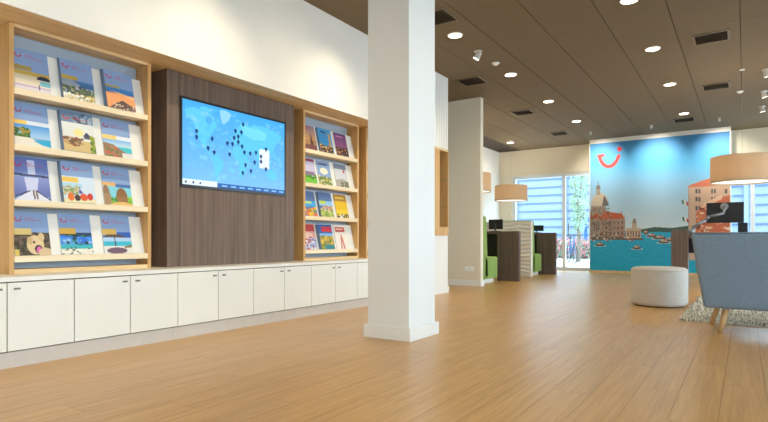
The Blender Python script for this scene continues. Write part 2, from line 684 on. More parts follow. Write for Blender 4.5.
struct(box('soffit_bounce_tint', NB, WX - .012, Y0N, Y1N, 2.272, 2.284, 'oak_flat'), 'oak-toned board added for floor-bounce colour on the underside of the soffit above the shelves', 'trim')  # added board: its tan puts warm floor bounce into the white soffit's underside
# ---- brochure shelf units
TOPS = [1.836, 1.455, 1.078, 0.695]
U1, UW = 1.612, 1.042
U2, U3 = U1 + 2.903, U1 + 4.105
CZ = 0.5715


def shelf_unit(ya, label):
    yb = ya + UW
    r = thing('shelf_unit', (NX - .2, (ya + yb) / 2, CZ), label, 'shelf unit', 'oak brochure shelf units')
    box('side_panel', -4.46, NX, ya, ya + .03, CZ, 2.270, 'oak', r, .001)
    box('side_panel', -4.46, NX, yb - .032, yb, CZ, 2.270, 'oak', r, .001)
    box('top_board', -4.46, NX, ya + .03, yb - .032, 2.245, 2.270, 'oak_flat', r)
    box('bottom_rail', -4.46, NX - .003, ya + .03, yb - .032, CZ, 0.603, 'oak_flat', r)
    box('back_board', -4.28, -4.268, ya + .03, yb - .032, .603, 2.245, 'display_back', r)
    for zt in TOPS:
        s = box('shelf', -4.268, NX + .004, ya + .03, yb - .032, zt - .043, zt, 'maple', r, .002)
        top = zt + .300
        obj('slanted_rest', Geo().hexa([(-4.15, ya + .031, zt + .001), (-4.14, ya + .031, zt + .001), (-4.14, yb - .033, zt + .001), (-4.15, yb - .033, zt + .001)],
                                       [(-4.22, ya + .031, top), (-4.21, ya + .031, top), (-4.21, yb - .033, top), (-4.22, yb - .033, top)]), 'display_white', s)
    return r


sh1 = shelf_unit(U1, 'oak shelf unit of travel brochures on the near side of the walnut screen panel')
dup(sh1, (NX - .2, U2 + UW / 2, CZ), 'oak shelf unit of small colourful brochures between the walnut panel and the column')
dup(sh1, (NX - .2, U3 + UW / 2, CZ), 'oak shelf unit half hidden behind the white column')

# ---- screen panel in dark wood
PY0, PY1 = 2.801, 4.362
tp = thing('screen_panel', (-4.28, (PY0 + PY1) / 2, CZ), 'dark walnut cladding panel carrying the wall screen', 'panel')
ST0, ST1, SZ0, SZ1 = 2.929, 4.231, 1.272, 2.067
box('core', -4.45, NX - .02, PY0 + .004, PY1 - .004, CZ, 2.266, 'dark_gap', tp)
for a, b, c, d in ((PY0, 2.925, CZ, 2.270), (4.235, PY1, CZ, 2.270), (2.929, 3.578, CZ, 1.270), (3.582, 4.231, CZ, 1.270), (2.929, 4.231, 2.069, 2.270)):
    box('board', NX - .02, NX, a, b, c, d, 'walnut', tp, .0015)
box('return_board', -4.45, NX - .02, PY0, PY0 + .0035, CZ, 2.270, 'walnut', tp)
box('return_board', -4.45, NX - .02, PY1 - .0035, PY1, CZ, 2.270, 'walnut', tp)

# ---- the wall screen
tv = thing('wall_screen', (-4.11, 3.58, SZ0), 'wide wall screen showing a blue world map with dark pins', 'screen')
box('housing', -4.1195, -4.102, ST0 + .003, ST1 - .003, SZ0 + .003, SZ1 - .003, 'dark_bezel', tv, .003)
bz = Geo()
e = 0.020
bz.box(-4.102, -4.094, ST0, ST1, SZ0, SZ0 + e + .004).box(-4.102, -4.094, ST0, ST1, SZ1 - e, SZ1)
bz.box(-4.102, -4.094, ST0, ST0 + e, SZ0 + e, SZ1 - e).box(-4.102, -4.094, ST1 - e, ST1, SZ0 + e, SZ1 - e)
obj('bezel', bz, 'dark_bezel', tv)

PINS = [(0.118, 0.641), (0.118, 0.567), (0.253, 0.584), (0.217, 0.46), (0.271, 0.42), (0.393, 0.563), (0.415, 0.427), (0.442, 0.567), (0.458, 0.649), (0.471, 0.741), (0.498, 0.675), (0.498, 0.605), (0.529, 0.739), (0.546, 0.848), (0.536, 0.558), (0.559, 0.484), (0.619, 0.484), (0.68, 0.509), (0.57, 0.321), (0.665, 0.376), (0.734, 0.468), (0.734, 0.399), (0.787, 0.307), (0.626, 0.252), (0.543, 0.212), (0.787, 0.578)]


def world_map(U, V, pts):
    p = Paint(U, V, (84, 176, 248))
    p.grad(0, 1, (70, 176, 250), (120, 190, 252))
    land = (96, 204, 244); land2 = (118, 220, 240); ice = (150, 214, 250)
    na = [(.02, .12), (.06, .08), (.12, .07), (.18, .10), (.24, .10), (.27, .16), (.30, .24), (.27, .30), (.24, .36), (.22, .44), (.20, .47), (.22, .55), (.25, .60), (.23, .61), (.18, .53), (.14, .44), (.11, .36), (.09, .25), (.03, .19)]
    p.poly(na, land)
    p.poly([(.14, .05), (.20, .03), (.25, .06), (.22, .10), (.16, .09)], land)
    p.speckle(.03, .05, .97, .9, [(120, 205, 250), (80, 190, 250), (110, 214, 246), (150, 220, 252)], 260, .02, .025, .35)
    p.ell(.225, .19, .03, .05, (84, 178, 248))
    p.poly([(.32, .03), (.38, .02), (.43, .05), (.41, .13), (.37, .19), (.345, .20), (.33, .12)], ice)
    p.poly([(.25, .60), (.30, .60), (.36, .67), (.35, .75), (.32, .82), (.30, .92), (.285, .94), (.28, .84), (.27, .74), (.25, .67)], land)
    p.poly([(.46, .28), (.50, .20), (.53, .12), (.57, .13), (.62, .15), (.70, .11), (.80, .12), (.92, .16), (.97, .20), (.93, .28), (.89, .34), (.86, .44), (.81, .50), (.78, .58), (.76, .55), (.73, .50), (.70, .60), (.67, .50), (.62, .48), (.60, .54), (.57, .46), (.54, .42), (.50, .42), (.46, .42), (.45, .38), (.48, .34)], land)
    p.poly([(.52, .14), (.60, .17), (.70, .16), (.80, .2), (.78, .3), (.65, .32), (.56, .28)], land2)
    p.poly([(.45, .46), (.50, .44), (.56, .47), (.59, .56), (.61, .60), (.58, .68), (.57, .76), (.54, .84), (.52, .84), (.51, .74), (.50, .64), (.46, .61), (.44, .54)], land)
    p.poly([(.80, .72), (.85, .68), (.90, .70), (.92, .78), (.88, .83), (.81, .80)], land)
    p.poly([(.74, .60), (.79, .58), (.84, .64), (.80, .66)], land)
    for rect, rgb in (((.718, .42, .825, .68), (232, 242, 252)),):
        p.rect(*rect, rgb)
    p.rect(0, .935, .30, 1.0, (226, 240, 252))
    p.rect(.30, .945, 1.0, 1.0, (20, 90, 170))
    for q in (.03, .09, .15):
        p.ell(q, .968, .008, .014, (22, 60, 110))
    for q in np.arange(.34, .95, .085):
        p.rect(q, .965, q + .05, .982, (120, 190, 235))
    for u, v in PINS:
        y = 1 - v
        p.ell(u, y - .012, .0135, .024, (16, 62, 122))
        p.poly([(u - .011, y - .004), (u + .011, y - .004), (u, y + .032)], (16, 62, 122))
    return p.c


print_grid('display', (-4.0965, ST0 + e, SZ1 - e), (0, ST1 - ST0 - 2 * e, 0), (0, 0, -(SZ1 - SZ0 - 2 * e - .004)), 260, 156, world_map, 'screen', tv)

# ---- wooden display box on the ribbed pier
nb = thing('display_box', (WX - .09, 7.255, 0.875), 'tall narrow oak display box let into the white pier', 'display box')
ya, yb, za, zb = 7.035, 7.474, 0.875, 2.189
X0, X1 = WX - .199, WX + .02
box('side_panel', X0, X1, ya, ya + .02, za, zb, 'oak', nb)
box('side_panel', X0, X1, yb - .02, yb, za, zb, 'oak', nb)
box('top_board', X0, X1, ya + .02, yb - .02, zb - .03, zb, 'oak_flat', nb)
box('bottom_board', X0, X1, ya + .02, yb - .02, za, za + .13, 'oak', nb)
box('back_board', X0, X0 + .012, ya + .02, yb - .02, za + .13, zb - .03, 'walnut', nb)
box('front_stile', X1 - .012, X1, ya + .02, ya + .15, za + .13, zb - .03, 'oak', nb)
for zz in (1.30, 1.72):
    box('shelf', X0 + .012, X1 - .005, ya + .02, yb - .02, zz, zz + .012, 'glass', nb)

# ================================================================== BROCHURES
HEAD = (136, 164, 206)
RED = (200, 30, 60)


def cover(style):
    def f(U, V, pts):
        p = Paint(U, V, style.get('base', HEAD))
        seed = style.get('seed', 1)
        p.rng = np.random.RandomState(seed)
        for op in style['ops']:
            getattr(p, op[0])(*op[1:])
        if style.get('logo', True):
            ly = style.get('ly', .15)
            t = np.linspace(.08 * math.pi, .92 * math.pi, 12)
            p.line([(.165 + .085 * math.cos(a), ly - .01 + .075 * math.sin(a)) for a in t], .032, RED, sy=1.38)
            p.line([(.05, ly - .005), (.105, ly - .012)], .032, RED, sy=1.38)
            p.ell(.262, ly - .048, .022, .016, RED)
            r2 = np.random.RandomState(seed + 9)
            for row, (xa, xb) in enumerate(((.36, .55), (.36, .80))):
                q = xa
                while q < xb:
                    wd = r2.uniform(.018, .034)
                    y0 = ly - .022 + row * .048
                    p.rect(q, y0 + r2.choice([0, 0, .006]), q + wd, y0 + .026, RED, .8)
                    q += wd + .012
        return p.c
    return f


def tagop(c=(212, 178, 84), y0=.40, y1=.51, x1=.5):
    return ('rect', 0, y0, x1, y1, c)


ST = []
# ---- first unit, top tier
ST.append(dict(seed=1, label='blue brochure with a dark beach parasol over pale sand', ops=[tagop((170, 148, 80)), ('rect', 0, .52, 1, .64, (205, 172, 80)), ('grad', .62, .86, (222, 205, 170), (236, 222, 196)), ('rect', .7, .70, 1, .82, (120, 190, 200)), ('ell', .82, .66, .19, .08, (30, 45, 70), 1.0, .68), ('rect', 0, .86, 1, .90, (196, 170, 200)), ('rect', 0, .90, 1, 1, (226, 214, 214)), ('rect', .66, .80, .69, .93, (80, 50, 110))]))
ST.append(dict(seed=2, thick=.035, label='thick blue brochure with palm trees below dark hills', ops=[tagop((196, 164, 70)), ('grad', .50, .66, (80, 128, 180), (40, 90, 140)), ('poly', [(0, .52), (.3, .50), (.55, .60), (.55, .72), (0, .75)], (150, 160, 172)), ('speckle', 0, .66, 1, .86, [(36, 70, 46), (60, 96, 50), (28, 50, 44), (150, 140, 90)], 70, .06, .04), ('rect', 0, .86, 1, 1, (216, 206, 176)), ('speckle', 0, .84, 1, .99, [(240, 236, 220), (200, 170, 60), (60, 90, 60)], 40, .04, .025)]))
ST.append(dict(seed=3, thick=.05, label='thick blue brochure with an orange tiled gable roof', ops=[tagop((190, 160, 60)), ('grad', .45, .62, (70, 140, 200), (40, 110, 180)), ('rect', 0, .60, 1, 1, (232, 150, 90)), ('poly', [(0, .58), (.25, .57), (1, .70), (1, .62), (.3, .55)], (238, 190, 140)), ('poly', [(.1, .98), (.55, .76), (1, .93), (1, 1), (.1, 1)], (64, 46, 40)), ('speckle', .2, .86, .95, 1, [(224, 200, 180), (90, 60, 50)], 34, .04, .02)]))
# second tier
ST.append(dict(seed=4, label='blue brochure with a sandy palm bay under bright sky', ops=[('rect', 0, .40, 1, .52, (220, 228, 236)), tagop((240, 200, 100), .40, .52, .38), ('grad', .50, .80, (70, 150, 220), (170, 210, 235)), ('speckle', 0, .60, .42, .80, [(52, 100, 44), (90, 130, 50), (160, 140, 60)], 40, .06, .05), ('poly', [(0, .80), (.4, .80), (.8, .90), (1, 1), (0, 1)], (232, 224, 206)), ('poly', [(.5, .86), (1, .80), (1, .98), (.75, .95)], (40, 170, 210))]))
ST.append(dict(seed=5, thick=.045, label='thick pale brochure with a small pagoda in yellow haze', ops=[('rect', 0, 0, 1, .30, (104, 132, 160)), ('speckle', .4, .05, 1, .28, [(60, 80, 100), (150, 170, 190)], 26, .07, .05), ('rect', 0, .28, 1, 1, (228, 228, 220)), ('ell', .5, .52, .16, .10, (244, 226, 150)), ('poly', [(.62, .60), (.75, .48), (.90, .60)], (60, 70, 100)), ('rect', .66, .60, .86, .66, (90, 84, 96)), ('rect', 0, .72, 1, 1, (216, 190, 130)), ('speckle', 0, .66, .6, .84, [(150, 84, 60), (120, 90, 66), (200, 160, 110)], 40, .08, .03), ('speckle', .85, .6, 1, 1, [(96, 130, 50), (150, 160, 50)], 26, .05, .05)]))
ST.append(dict(seed=6, label='blue brochure with a rocky coast and turquoise bay', ops=[('rect', 0, .42, 1, .54, (226, 232, 240)), tagop((246, 206, 120), .42, .52, .48), ('grad', .52, .72, (120, 180, 225), (205, 225, 236)), ('rect', .5, .70, 1, .84, (60, 196, 200)), ('poly', [(0, .62), (.35, .66), (.75, .84), (.6, 1), (0, 1)], (150, 118, 90)), ('speckle', .05, .72, .5, .98, [(90, 130, 70), (170, 130, 96), (200, 90, 70)], 40, .06, .03), ('rect', .62, .86, 1, 1, (226, 220, 216))]))
# third tier
ST.append(dict(seed=7, label='violet brochure with two people on a jetty by moonlit water', ops=[('grad', 0, .38, (96, 116, 184), (110, 130, 190)), ('rect', .42, .06, .62, .40, (196, 206, 232)), ('poly', [(0, .38), (1, .40), (1, .45), (0, .43)], (62, 64, 108)), ('grad', .45, .90, (140, 152, 204), (100, 112, 176)), ('poly', [(.3, .46), (.7, .46), (.62, .80), (.35, .80)], (206, 210, 236)), ('poly', [(0, 1), (.42, .78), (.6, .78), (1, 1)], (226, 226, 238)), ('line', [(0, .93), (.42, .78)], .03, (56, 56, 92)), ('line', [(1, .98), (.62, .78)], .03, (56, 56, 92)), ('line', [(.52, .78), (.54, .95)], .05, (110, 84, 80)), ('line', [(.60, .78), (.62, .95)], .05, (120, 100, 70))]))
ST.append(dict(seed=8, thick=.045, label='thick blue and white brochure with orange boats', ops=[('rect', 0, .36, 1, 1, (214, 228, 240)), ('rect', .0, .38, .5, .50, (244, 200, 90)), ('rect', 0, .52, .6, .64, (176, 214, 232)), ('speckle', 0, .60, .5, .80, [(150, 160, 100), (196, 186, 140)], 30, .07, .04), ('poly', [(.5, .64), (.62, .76), (.48, .78)], (96, 90, 170)), ('rect', 0, .90, 1, 1, (236, 226, 180)), ('ell', .22, .86, .10, .10, (236, 120, 50)), ('ell', .62, .86, .12, .09, (226, 90, 50)), ('ell', .42, .88, .09, .08, (70, 50, 40)), ('ell', .82, .84, .09, .09, (206, 60, 50))]))
ST.append(dict(seed=9, label='blue brochure with carved stone towers among greenery', ops=[tagop((232, 180, 110), .40, .50, .45), ('rect', 0, .50, 1, 1, (130, 210, 222)), ('rect', .45, .44, 1, .52, (70, 110, 170)), ('speckle', .25, .76, 1, .96, [(120, 190, 50), (160, 200, 70), (80, 150, 50)], 40, .08, .06), ('ell', .10, .70, .12, .22, (150, 116, 84)), ('rect', 0, .70, .24, 1, (170, 136, 100)), ('ell', .64, .76, .20, .22, (140, 98, 62)), ('rect', .45, .76, .83, .93, (156, 112, 70)), ('ell', .62, 1.0, .42, .09, (230, 190, 110))]))
# fourth tier
ST.append(dict(seed=10, label='blue brochure with a cream puppy showing its tongue', ops=[('rect', 0, .48, 1, 1, (76, 66, 46)), ('speckle', 0, .5, 1, 1, [(98, 84, 54), (60, 54, 40), (110, 90, 70)], 40, .1, .06), tagop((214, 190, 120), .38, .52, .5), ('ell', .58, .76, .24, .22, (226, 200, 152)), ('ell', .76, .58, .09, .10, (216, 186, 136)), ('ell', .44, .66, .08, .09, (206, 174, 122)), ('ell', .66, .86, .11, .10, (60, 40, 44)), ('ell', .67, .88, .07, .08, (226, 110, 170)), ('ell', .85, .95, .2, .12, (220, 190, 146)), ('ell', .55, .70, .03, .03, (60, 44, 36)), ('rect', 0, .86, .12, 1, (226, 200, 100))]))
ST.append(dict(seed=11, label='blue brochure with people on a turquoise beach', ops=[tagop((206, 164, 66), .36, .50, .5), ('rect', 0, .50, .55, .56, (40, 44, 30)), ('rect', .5, .46, 1, .60, (36, 66, 100)), ('grad', .56, .78, (60, 140, 230), (90, 170, 220)), ('speckle', 0, .54, 1, .78, [(150, 190, 230), (50, 110, 210), (60, 120, 80), (30, 60, 60)], 36, .08, .03), ('rect', 0, .76, 1, .86, (60, 180, 184)), ('rect', 0, .86, 1, 1, (234, 226, 206)), ('speckle', 0, .84, 1, 1, [(240, 240, 230), (110, 84, 70), (70, 80, 70)], 26, .05, .015)]))
ST.append(dict(seed=12, label='blue brochure with a straw parasol and loungers by the sea', ops=[tagop((206, 170, 84), .36, .50, .48), ('rect', .5, .44, 1, .58, (40, 90, 180)), ('rect', 0, .58, 1, .72, (176, 206, 232)), ('rect', 0, .68, 1, .80, (60, 184, 206)), ('poly', [(-.05, .57), (.15, .50), (.6, .50), (.85, .57)], (92, 70, 56)), ('line', [(.40, .55), (.42, .86)], .04, (76, 58, 50)), ('rect', 0, .80, 1, 1, (230, 226, 216)), ('ell', .45, .92, .36, .08, (112, 84, 100)), ('poly', [(.7, .82), (1, .76), (1, .84), (.75, .86)], (136, 120, 76))]))
# ---- second unit
ST2 = []
ST2.append(dict(seed=21, logo=False, base=(206, 150, 100), label='small tan brochure with a tower against an orange sky', ops=[('grad', 0, .6, (150, 120, 150), (236, 180, 110)), ('poly', [(.55, .85), (.68, .25), (.8, .85)], (110, 70, 60)), ('rect', 0, .78, 1, 1, (120, 70, 70)), ('rect', .1, .1, .5, .16, RED)]))
ST2.append(dict(seed=22, logo=False, thick=.03, base=(70, 160, 215), label='small blue brochure with a cathedral tower and dark skyline', ops=[('rect', .2, .12, .6, .18, (20, 60, 120)), ('rect', .74, .18, .90, .80, (206, 170, 110)), ('poly', [(0, .62), (.4, .72), (1, .70), (1, 1), (0, 1)], (60, 50, 50)), ('speckle', 0, .68, 1, 1, [(190, 130, 80), (100, 80, 70), (220, 190, 120)], 34, .07, .03)]))
ST2.append(dict(seed=23, logo=False, base=(120, 80, 150), label='small purple brochure with a city of lights at dusk', ops=[('grad', 0, .6, (96, 64, 130), (170, 100, 140)), ('rect', .15, .12, .7, .17, (220, 150, 180)), ('rect', 0, .62, 1, 1, (70, 44, 50)), ('speckle', 0, .60, 1, 1, [(240, 170, 80), (150, 80, 70), (60, 40, 60)], 40, .05, .025)]))
ST2.append(dict(seed=24, logo=False, base=(206, 200, 226), label='small lilac brochure with a wide green meadow', ops=[('rect', 0, 0, 1, .12, (150, 60, 100)), ('rect', .2, .52, .9, .68, (150, 120, 150)), ('rect', 0, .70, 1, 1, (120, 196, 60)), ('speckle', 0, .66, 1, .8, [(70, 130, 50), (90, 150, 60)], 20, .06, .04)]))
ST2.append(dict(seed=25, logo=False, base=(140, 170, 210), label='small blue brochure with a white sun over bushes', ops=[('rect', .15, .10, .8, .18, (90, 90, 140)), ('ell', .5, .42, .3, .14, (240, 232, 206)), ('rect', 0, .66, 1, 1, (120, 140, 70)), ('speckle', 0, .62, 1, 1, [(80, 110, 60), (190, 180, 90), (220, 210, 170)], 34, .08, .04)]))
ST2.append(dict(seed=26, logo=False, base=(214, 214, 216), label='small pale brochure with grey header and green hedge', ops=[('rect', 0, 0, 1, .22, (130, 140, 156)), ('ell', .75, .30, .08, .06, (190, 60, 60)), ('poly', [(0, .70), (.6, .62), (1, .76), (1, 1), (0, 1)], (180, 170, 160)), ('speckle', .3, .76, 1, 1, [(90, 110, 60), (120, 90, 70)], 26, .07, .04)]))
ST2.append(dict(seed=27, logo=False, base=(96, 124, 170), label='small blue brochure with orange flowers by the sea', ops=[('rect', 0, .40, 1, .62, (60, 170, 226)), ('rect', .1, .42, .7, .50, (200, 226, 120)), ('speckle', 0, .64, 1, 1, [(232, 110, 60), (240, 190, 60), (110, 160, 70)], 50, .10, .05)]))
ST2.append(dict(seed=28, logo=False, thick=.035, base=(92, 120, 168), label='small blue brochure with a village on a green hillside', ops=[('rect', 0, .36, 1, .55, (150, 200, 236)), ('rect', .05, .36, .5, .46, (200, 220, 60)), ('speckle', .2, .54, 1, .7, [(226, 180, 140), (196, 150, 120)], 26, .08, .03), ('rect', 0, .72, 1, 1, (150, 180, 80)), ('speckle', 0, .68, 1, 1, [(190, 196, 96), (110, 150, 70), (230, 200, 150)], 34, .09, .04)]))
ST2.append(dict(seed=29, logo=False, base=(236, 190, 40), label='small yellow brochure with brown header and dark flowers', ops=[('rect', 0, .0, 1, .30, (196, 140, 60)), ('rect', .1, .12, .8, .2, (240, 210, 90)), ('rect', 0, .66, 1, .86, (244, 206, 50)), ('speckle', .1, .84, 1, 1, [(90, 60, 50), (230, 230, 210), (110, 120, 60)], 30, .08, .03)]))
ST2.append(dict(seed=30, logo=False, base=(214, 160, 150), label='small red and blue brochure with smiling faces', ops=[('rect', 0, 0, 1, .28, (196, 60, 60)), ('rect', 0, .0, .4, .16, (60, 90, 140)), ('ell', .5, .46, .3, .14, (226, 190, 170)), ('rect', 0, .62, 1, 1, (170, 180, 210)), ('speckle', 0, .5, 1, 1, [(200, 90, 80), (236, 220, 210), (120, 140, 190)], 30, .12, .05)]))
ST2.append(dict(seed=31, logo=False, thick=.045, base=(40, 96, 170), label='thick blue brochure with red title over a yellow field', ops=[('rect', .2, .08, .95, .30, (206, 50, 60)), ('rect', 0, .36, 1, .46, (130, 180, 226)), ('rect', 0, .46, 1, 1, (150, 150, 60)), ('speckle', 0, .48, 1, .84, [(226, 190, 60), (110, 130, 50), (190, 150, 70)], 46, .1, .05), ('ell', .62, .92, .36, .12, (50, 130, 140))]))
ST2.append(dict(seed=32, logo=False, base=(240, 228, 214), label='small cream brochure with a red label and a tall figure', ops=[('rect', .1, .08, .85, .28, (200, 70, 56)), ('rect', .16, .14, .7, .2, (236, 200, 180)), ('poly', [(.35, 1), (.45, .46), (.58, .46), (.72, 1)], (206, 120, 96)), ('rect', .44, .38, .6, .48, (226, 180, 150)), ('poly', [(.48, 1), (.53, .62), (.58, 1)], (240, 230, 220))]))

SLANT = (-4.21 + 4.14) / 0.299       # dX per dZ of the slanted rest
bl = math.hypot(1, SLANT)


def brochure(yc, zt, style, wdt, hgt, group):
    th = style.get('thick', 0.008) * 1.0
    z0 = zt + .0015
    xb = -4.14 + SLANT * .0015 + .001                        # touching the slanted rest at the foot
    dz = hgt / bl; dx = SLANT * dz
    nx, nz = 1 / bl, -SLANT / bl                      # outward normal of the cover
    y0, y1 = yc - wdt / 2, yc + wdt / 2
    tx = th
    r = thing('brochure', (xb, yc, z0), style['label'] + ', ' + style['where'], 'brochure', group)
    g = Geo().hexa([(xb, y0, z0), (xb + tx, y0, z0), (xb + tx, y1, z0), (xb, y1, z0)],
                   [(xb + dx, y0, z0 + dz), (xb + dx + tx, y0, z0 + dz), (xb + dx + tx, y1, z0 + dz), (xb + dx, y1, z0 + dz)])
    obj('pages', g, 'paper_blue' if style.get('thick') else 'paper', r)
    c = print_grid('front_cover', (xb + tx + dx + .0006, y0, z0 + dz), (0, wdt, 0), (-dx, 0, -dz), 64, 84, cover(style), 'print', r)
    return r


tiers = ['top shelf', 'second shelf down', 'third shelf down', 'lowest shelf']
for n, s in enumerate(ST):
    t, q = divmod(n, 3)
    s['where'] = tiers[t]
    brochure(U1 + (.165, .468, .785)[q], TOPS[t], s, .232, .312, 'travel brochures in the first shelf unit')
for n, s in enumerate(ST2):
    t, q = divmod(n, 3)
    s['where'] = tiers[t]
    brochure(U2 + (.158, .435, .760)[q], TOPS[t], s, .242, .30, 'small brochures in the second shelf unit')

# ================================================================== MURAL
MY = 14.03
MX0, MX1, MZ0, MZ1 = -3.205, -0.275, 0.065, 3.195
mu = thing('mural_board', (-1.74, MY + .1, 0), 'tall printed board of a lagoon city with a coral smile logo', 'mural')
box('backing_board', -3.222, -0.255, MY + .012, MY + .14, 0, H - .003, 'white_trim', mu)
box('top_trim', -3.222, -0.255, MY, MY + .012, MZ1, H - .003, 'white_trim', mu)
box('bottom_trim', -3.222, -0.255, MY, MY + .012, 0, MZ0, 'oak_flat', mu)
box('side_trim', -3.222, MX0, MY, MY + .012, MZ0, MZ1, 'white_trim', mu)
box('side_trim', MX1, -0.255, MY, MY + .012, MZ0, MZ1, 'white_trim', mu)


def lagoon(U, V, pts):
    PX, PY = project(pts[..., 0], pts[..., 1], pts[..., 2])
    p = Paint(PX, PY, (20, 130, 190))
    p.grad(110, 165, (0, 80, 160), (84, 170, 216))
    p.grad(165, 232, (84, 170, 216), (216, 232, 234))
    # far shore and water
    p.grad(231, 300, (44, 172, 208), (0, 170, 198))
    p.rng = np.random.RandomState(5)
    for _ in range(260):
        x, y = p.rng.uniform(588, 735), p.rng.uniform(232, 274)
        p.ell(x, y, p.rng.uniform(1, 4), .35, [(30, 176, 196), (0, 140, 170), (70, 184, 196)][p.rng.randint(3)], .6)
    p.poly([(640, 229.5), (655, 227), (672, 228), (690, 225.5), (690, 232), (640, 232)], (66, 96, 84))
    # church with dome
    stone, stone2, shade = (204, 190, 166), (164, 150, 132), (112, 104, 102)
    p.poly([(588, 213), (592, 209), (610, 211), (610, 240), (588, 240)], stone2)
    p.rect(591, 205, 606, 214, stone2)
    p.ell(600, 205, 8.6, 12, stone, 1, 206)
    p.poly([(604, 195), (608.6, 203), (608.4, 206), (602, 206)], shade)
    p.rect(596.2, 188, 600.2, 195, stone2)
    p.ell(598.2, 188, 2.3, 3.2, (120, 116, 112), 1, 189)
    p.line([(598.2, 181.5), (598.2, 186)], .6, (110, 110, 108))
    for k in range(8):
        p.rect(591.4 + k * 1.9, 207.5, 592.2 + k * 1.9, 212, shade)
    p.poly([(589, 218), (597, 213), (603, 219)], (188, 92, 64))
    p.poly([(600, 219), (604, 211.5), (622, 213.5), (625, 219.5)], (196, 96, 62))
    p.rect(600, 219, 625, 238, (168, 144, 126))
    p.rect(611, 217, 612, 238, (150, 128, 112))
    for r in range(3):
        for k in range(6):
            p.rect(601.5 + k * 4, 221 + r * 5.4, 603 + k * 4, 223.8 + r * 5.4, (112, 88, 80))
    for k in range(5):
        p.rect(589.5 + k * 2.2, 222, 590.5 + k * 2.2, 230, shade)
    p.rect(588, 237, 628, 240, (112, 96, 84))
    p.speckle(588, 207, 611, 240, [(120, 104, 92), (176, 158, 134), (150, 96, 76), (92, 82, 78)], 110, 1.1, 1.0, .7)
    p.speckle(601, 212, 625, 239, [(150, 120, 104), (190, 166, 146), (176, 92, 66)], 60, .9, .7, .6)
    # customs house
    p.rect(626, 228, 641, 238.5, (204, 178, 152))
    p.rect(632, 221, 637, 229, (196, 176, 150))
    p.ell(634.5, 221, 1.7, 2.8, (150, 140, 130))
    for k in range(5):
        p.rect(627.5 + k * 2.7, 231, 628.7 + k * 2.7, 237, (120, 92, 84))
    p.rect(624, 238, 643, 240, (110, 90, 80))
    p.speckle(588, 234, 640, 241, [(160, 84, 70), (226, 210, 196), (70, 60, 60)], 46, .9, .6)
    # boats
    for bx, by, bw in ((600, 245, 5), (637, 248, 4.5), (652, 236, 5), (660, 238, 7), (664, 242, 6), (646, 233, 3), (670, 240, 4)):
        p.ell(bx, by + .8, bw * 1.3, .9, (206, 222, 220), .8)
        p.ell(bx, by, bw, 1.3, (96, 78, 66))
        p.ell(bx - .3, by - 1.3, bw * .6, 1.1, (196, 178, 158))
        p.ell(bx + .8, by - 2, bw * .2, .8, (200, 90, 70))
    # palace on the right
    p.poly([(688, 187), (721, 180), (735, 176), (735, 260), (689, 260)], (206, 172, 146))
    p.poly([(686.5, 187.5), (690, 185), (714, 176.5), (735, 171), (735, 184), (712, 186)], (206, 118, 84))
    p.rect(688, 187.2, 689.2, 250, (176, 146, 124))
    for wx in (695.5, 698.5, 711, 714, 725):
        for wy in (189, 197, 206):
            p.rect(wx, wy, wx + 2.0, wy + 4.4, (92, 88, 92))
    p.poly([(696, 213), (702, 206), (722, 197), (735, 194), (735, 250), (696, 250)], (204, 112, 78))
    p.poly([(700, 206.5), (704, 203), (722, 194.5), (722, 199), (703, 208)], (232, 190, 160))
    p.speckle(698, 204, 733, 240, [(232, 196, 160), (176, 84, 60), (226, 140, 96), (240, 222, 200), (110, 70, 60)], 120, 2.4, 1.0)
    p.rect(689, 226, 693, 238, (214, 180, 70))
    # flags
    for fx, fy in ((684.5, 202), (685, 219)):
        p.poly([(fx - 3, fy - 1.5), (fx - 1, fy - 2.5), (fx + 0, fy + 2.5), (fx - 2, fy + 2)], (60, 110, 80))
        p.poly([(fx - 1, fy - 2.5), (fx + 1, fy - 1), (fx + 2, fy + 3), (fx, fy + 2.5)], (236, 236, 232))
        p.poly([(fx + 1, fy - 1), (fx + 3.5, fy + .5), (fx + 4, fy + 4), (fx + 2, fy + 3)], (186, 50, 60))
    # coral smile logo
    coral = (230, 56, 44)
    t = np.linspace(.02, 1, 26)
    pa = []
    for a in t:      # from upper left round to upper right
        pa.append(((1 - a) ** 3 * 599.4 + 3 * a * (1 - a) ** 2 * 602.8 + 3 * a * a * (1 - a) * 614.5 + a ** 3 * 618.6,
                   (1 - a) ** 3 * 156.2 + 3 * a * (1 - a) ** 2 * 170.5 + 3 * a * a * (1 - a) * 169.5 + a ** 3 * 156.0))
    p.line(pa, 3.4, coral)
    p.poly([(596.8, 155.2), (603.8, 153.6), (605.0, 155.4), (602.6, 157.2), (597.5, 157.3)], coral)
    p.ell(619.6, 149.0, 2.3, 2.4, (214, 30, 34))
    return p.c


print_grid('mural_print', (MX0, MY - .0005, MZ1), (MX1 - MX0, 0, 0), (0, 0, MZ0 - MZ1), 330, 350, lagoon, 'mural_print', mu)

# ================================================================== BOOTHS
def wave_panel(x0, x1, y, z0, z1):
    nx, nz = 70, 150
    g = Geo()
    xs_ = np.linspace(x0, x1, nx); zs_ = np.linspace(z0, z1, nz)
    for z in zs_:
        for x in xs_:
            ph = z / 0.088 + .22 * math.sin(x * 11) * math.sin(z * 6 + 1)
            d = .02 * (0.5 + 0.5 * math.sin(2 * math.pi * ph)) ** 1.5
            g.v.append((x, y - d, z))
    g.f = [(a * nx + b, a * nx + b + 1, (a + 1) * nx + b + 1, (a + 1) * nx + b) for a in range(nz - 1) for b in range(nx - 1)]
    return g


